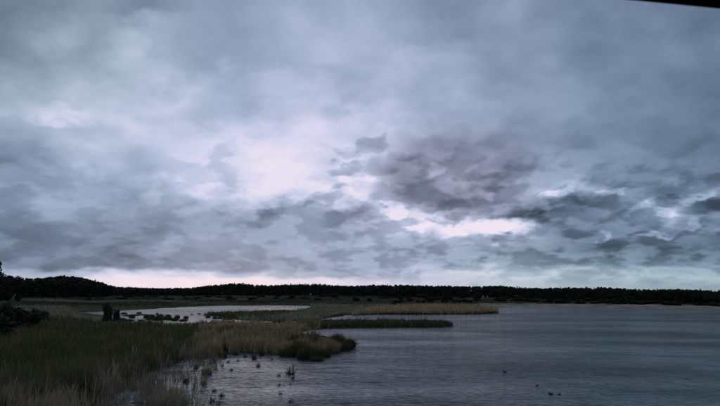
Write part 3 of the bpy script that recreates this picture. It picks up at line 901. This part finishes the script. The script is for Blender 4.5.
for i, (x, y, w_, h_) in enumerate(head):
    tussock((TUS + TUSB)[HK[i]], x, y, (w_ * .85, w_ * .85, h_ * rng.uniform(.6, 1.0)), HEADL[i], 'tussocks on the headland of the bay')
tussock(TUS[1], 317, 360.5, (.95, .95, .62), 'lone low tussock in the water just off the headland', None)
o = tussock(SPR[0], 290.8, 374, (2.1, 2.1, 1.75), 'dark forked clump of rushes alone in open water of the bay, largest there', None, 'rush_clump', 'rushes')
for i, (x, y, s) in enumerate([(254, 359, 1.7), (262, 355.5, 1.9), (258, 366.5, 1.3), (272, 360, .9), (238, 361, .8), (231, 370, .9), (222, 366, 1.0), (279, 376, .9), (292.5, 378.5, .9),
                               (279, 385, .7), (290, 384, .6), (280.5, 394, .8), (291, 402, .9), (222, 396, 1.0), (214, 391, .9), (212, 402, 1.1), (218, 404, .9), (228, 362, .8), (245, 357, 1.2), (236, 355, 1.5)]):
    tussock(SPR[i % 4], x, y, (s * 1.0, s * 1.0, s * .85), 'small dark sprig of rushes in the shallow water of the bay', 'rush sprigs in the shallow bay', 'rush_sprig', 'rushes')
for i, (x, y, s) in enumerate([(207, 374, 1.2), (204, 384, .8), (196, 368, .9), (213, 362, 1.0), (223, 357, 1.1), (186, 382, .7)]):
    tussock((TUSB + TUS)[i % 7], x, y, (s * .34, s * .55, s * .62), 'dark tussock in the flooded margin among pale reeds', 'tussocks in the flooded margin')
for i, (x, y, w_, h_) in enumerate([(121, 319.5, 2.2, .7), (128, 316, 2.8, .6), (135, 315.5, 3.0, .6), (142, 315, 2.4, .5), (149, 315.6, 1.2, .6), (153, 316, 1.0, .5), (150, 319.6, 1.8, 1.0), (157, 320, 2.4, 1.1), (164, 319.5, 2.8, 1.2),
                               (170, 319.8, 1.8, 1.0), (175, 320.5, 1.7, .9), (183, 321, 1.7, .8), (127, 321, 3.0, .7), (118, 317, 1.4, .5), (141, 321, 1.4, .6), (221, 318.5, 2.0, .7), (228, 319.6, 2.4, .8), (186, 320.2, 1.1, .5), (199, 314.2, 1.2, .6), (192, 314.6, .9, .5), (124, 314, 2.0, .8), (132, 317.6, 1.6, 1.2), (146, 317.8, 1.4, 1.3), (152, 318, 1.8, 1.3), (160, 317.5, 2.0, 1.4), (168, 317.8, 1.7, 1.3),
                               (177, 318.2, 1.5, 1.2), (186, 318.4, 1.3, 1.0), (139, 313.6, 1.8, .8), (157, 314.2, 1.0, .7), (208, 317.6, 1.4, .9), (215, 318.6, 1.2, .9)]):
    tussock(TUS[i % 4], x, y, (w_ * .74, w_ * .74, h_ * .95), 'dark low tussock standing in the water of the pond', 'tussocks in the pond')

# ------------------------------------------------------------------ water birds
def bird_mesh():
    # rings along the body, tail to breast, then neck and head: one continuous surface
    rings = [(-.25, .075, .012, .008), (-.20, .065, .045, .022), (-.12, .05, .085, .05), (0, .045, .105, .065), (.10, .05, .095, .065), (.165, .07, .065, .058),
             (.195, .10, .04, .045), (.205, .125, .032, .036), (.215, .15, .036, .038), (.235, .165, .034, .034), (.262, .165, .022, .022), (.275, .163, .006, .006)]
    tilt = [0, 0, 0, 0, .2, .7, 1.2, 1.35, 1.1, .5, .1, 0]
    k = 12
    V, F = [], []
    for (x, z, ry, rz), t in zip(rings, tilt):
        for j in range(k):
            a = 6.2832 * j / k
            u, v = math.cos(a) * ry, math.sin(a) * rz
            V.append((x - math.sin(t) * v, u, z + math.cos(t) * v))
    n = len(rings)
    for i in range(n - 1):
        for j in range(k): F.append((i * k + j, i * k + (j + 1) % k, (i + 1) * k + (j + 1) % k, (i + 1) * k + j))
    bm = bmesh.new()
    vs = [bm.verts.new(v) for v in V]
    for f in F: bm.faces.new([vs[i] for i in f])
    bm.faces.new(vs[:k][::-1]); bm.faces.new(vs[-k:])
    bmesh.ops.recalc_face_normals(bm, faces=bm.faces)
    for f in bm.faces: f.smooth = True
    me = bpy.data.meshes.new('bird_body'); bm.to_mesh(me); bm.free(); me.materials.append(M_plumage)
    bm = bmesh.new()
    bl = [bm.verts.new(v) for v in [(.268, -.014, 0.155), (.268, .014, 0.155), (.268, .012, .175), (.268, -.012, .175), (.325, -.012, .151), (.325, .012, .151), (.325, .008, .156), (.325, -.008, .156)]]
    for f in [(0, 1, 2, 3), (4, 7, 6, 5), (0, 4, 5, 1), (1, 5, 6, 2), (2, 6, 7, 3), (3, 7, 4, 0)]: bm.faces.new([bl[i] for i in f])
    mb = bpy.data.meshes.new('bird_bill'); bm.to_mesh(mb); bm.free(); mb.materials.append(M_bill)
    return me, mb
BIRD = bird_mesh()
for x, y, rz, s, lab in [(551, 394, 2.9, .8, 'dark duck swimming on the open lake, with a smaller one close behind'), (559.5, 394.2, 3.0, .5, 'small dark duck following another on the open lake'),
                         (537, 385.5, .3, .62, 'dark duck swimming apart from the pair on the open lake'), (505, 372, 2.6, .85, 'dark duck on the ruffled middle of the lake, farthest out of the swimming ducks'),
                         (357.5, 344, .2, .9, 'small dark water bird just off the tip of the headland')]:
    p = flat(x, y, 0.0)
    o = link('duck', None, None, (p[0], p[1], 0.0), rz, s * .85)
    o.empty_display_size = .1
    tag(o, lab, 'bird')
    link('body', BIRD[0], o); link('bill', BIRD[1], o)

# ------------------------------------------------------------------ cottages far off
def boxm(name, x0, x1, y0, y1, z0, z1, m):
    V = [(x, y, z) for x in (x0, x1) for y in (y0, y1) for z in (z0, z1)]
    F = [(0, 1, 3, 2), (4, 6, 7, 5), (0, 4, 5, 1), (2, 3, 7, 6), (0, 2, 6, 4), (1, 5, 7, 3)]
    return mesh_arrays(name, V, F, None, [m])
def cottage(loc, rz, wd, ln, hw, label):
    o = link('cottage', None, None, loc, rz, .7); o.empty_display_size = .5
    tag(o, label, 'cottage')
    hr = hw + wd * .27
    V = [(-wd / 2, 0, -1), (wd / 2, 0, -1), (wd / 2, 0, hw), (0, 0, hr), (-wd / 2, 0, hw)]
    V = V + [(x, ln, z) for x, _, z in V]
    bm = bmesh.new(); vs = [bm.verts.new(v) for v in V]
    bm.faces.new(vs[:5]); bm.faces.new(vs[5:][::-1])
    for i in range(5): bm.faces.new([vs[i], vs[5 + i], vs[5 + (i + 1) % 5], vs[(i + 1) % 5]])
    bmesh.ops.recalc_face_normals(bm, faces=bm.faces)
    me = bpy.data.meshes.new('cottage_wall'); bm.to_mesh(me); bm.free(); me.materials.append(M_wall)
    link('wall', me, o)
    e = .25
    bm = bmesh.new()
    for s in (-1, 1):
        a = [(s * (wd / 2 + e), -e, hw - e * .54 + .03), (0, -e, hr + .03), (0, ln + e, hr + .03), (s * (wd / 2 + e), ln + e, hw - e * .54 + .03)]
        lo = [bm.verts.new(v) for v in a]; up = [bm.verts.new((x, y, z + .16)) for x, y, z in a]
        bm.faces.new(lo); bm.faces.new(up[::-1])
        for i in range(4): bm.faces.new([lo[i], lo[(i + 1) % 4], up[(i + 1) % 4], up[i]])
    bmesh.ops.recalc_face_normals(bm, faces=bm.faces)
    me = bpy.data.meshes.new('cottage_roof'); bm.to_mesh(me); bm.free(); me.materials.append(M_roof)
    rf = link('roof', me, o)
    link('chimney', boxm('chimney', -.3, .3, ln * .8, ln * .8 + .6, hr - .4, hr + .9, M_wall), rf)
    for x in (-wd * .24, wd * .24):
        f = link('window', boxm('window_frame', x - .35, x + .35, -.05, .02, hw * .42, hw * .42 + .9, M_trim), o)
        link('pane', boxm('window_pane', x - .28, x + .28, -.06, 0, hw * .42 + .07, hw * .42 + .83, M_pane), f)
    d = link('door', boxm('door', -.42, .42, -.06, .02, -.1, hw * .42 + .7, M_trim), o)
    return o
for x, y, w_, hw, lab in [(310.5, 296.0, 2.7, 1.7, 'small white cottage gable at the foot of the ridge behind the pond'),
                          (483.3, 297.2, 2.5, 1.6, 'white cottage before the flat wood on the far shore, left of a pair'),
                          (487.3, 297.2, 2.1, 1.5, 'white outbuilding before the flat wood on the far shore, right of a pair'),
                          (14.5, 300.4, 2.8, 1.8, 'small white cottage at the foot of the high wooded hill')]:
    r_ = ray(float(x), y); k = np.hypot(r_[0], r_[1]); a = math.atan2(r_[0], r_[1]); d = edge(a) - 9
    X, Y = d * math.sin(a), d * math.cos(a)
    cottage((X, Y, float(ground_z(X, Y))), -a, w_, 6.5, hw, lab)

# ------------------------------------------------------------------ the viewing hide the picture is taken from: only its eave shows
ZE = EYE + 2.0
def eave_pt(x, y):
    d = ray(float(x), float(y)); t = (ZE - EYE) / d[2]
    return Vector((d[0] * t, d[1] * t, ZE))
e0, e1 = eave_pt(626, 0), eave_pt(720, 9.0)
u = (e1 - e0).normalized(); n_ = Vector((-u.y, u.x, 0))
if n_.y < 0: n_ = -n_
mid = (e0 + e1) / 2
ang = math.atan2(u.y, u.x)
hide = link('viewing_hide', None, None, (mid.x, mid.y, float(ground_z(mid.x, mid.y))), ang)
tag(hide, 'dark wooden roof eave of the viewing hide overhead', 'hide')
hz = hide.location.z
def hb(name, x0, x1, y0, y1, z0, z1, parent=hide):
    return link(name, boxm('hide_' + name, x0, x1, y0, y1, z0 - hz, z1 - hz, M_wood), parent)
XL, XR = -(e1 - e0).length / 2 - .5, 4.2
hb('eave_board', XL, XR, -.035, -.001, ZE, ZE + .16)
for i in range(14):
    hb('roof_plank', XL, XR, -.165 * (i + 1) - .035, -.165 * i - .041, ZE + .06 + .02 * i, ZE + .085 + .02 * i)
c_loc = Matrix.Rotation(-ang, 3, 'Z') @ Vector((-mid.x, -mid.y, 0))      # where the photographer stands on the deck
hb('deck', min(XL, c_loc.x - 1.6), XR, min(-2.4, c_loc.y - 1.0), -.2, 4.28, 4.40)
for x in (1.7, XR - .15):
    for y in (-2.2, -.25):
        hb('post', x - .06, x + .06, y - .06, y + .06, -.8, ZE + (.30 if y < -1 else .055))
for x in (c_loc.x - 1.4, c_loc.x + .4):
    hb('post', x - .06, x + .06, c_loc.y - .8, c_loc.y - .68, -.8, 4.275)
print('TREES', n_single, 'TRIS', sum(len(o.data.polygons) for o in scene.objects if o.type == 'MESH'))
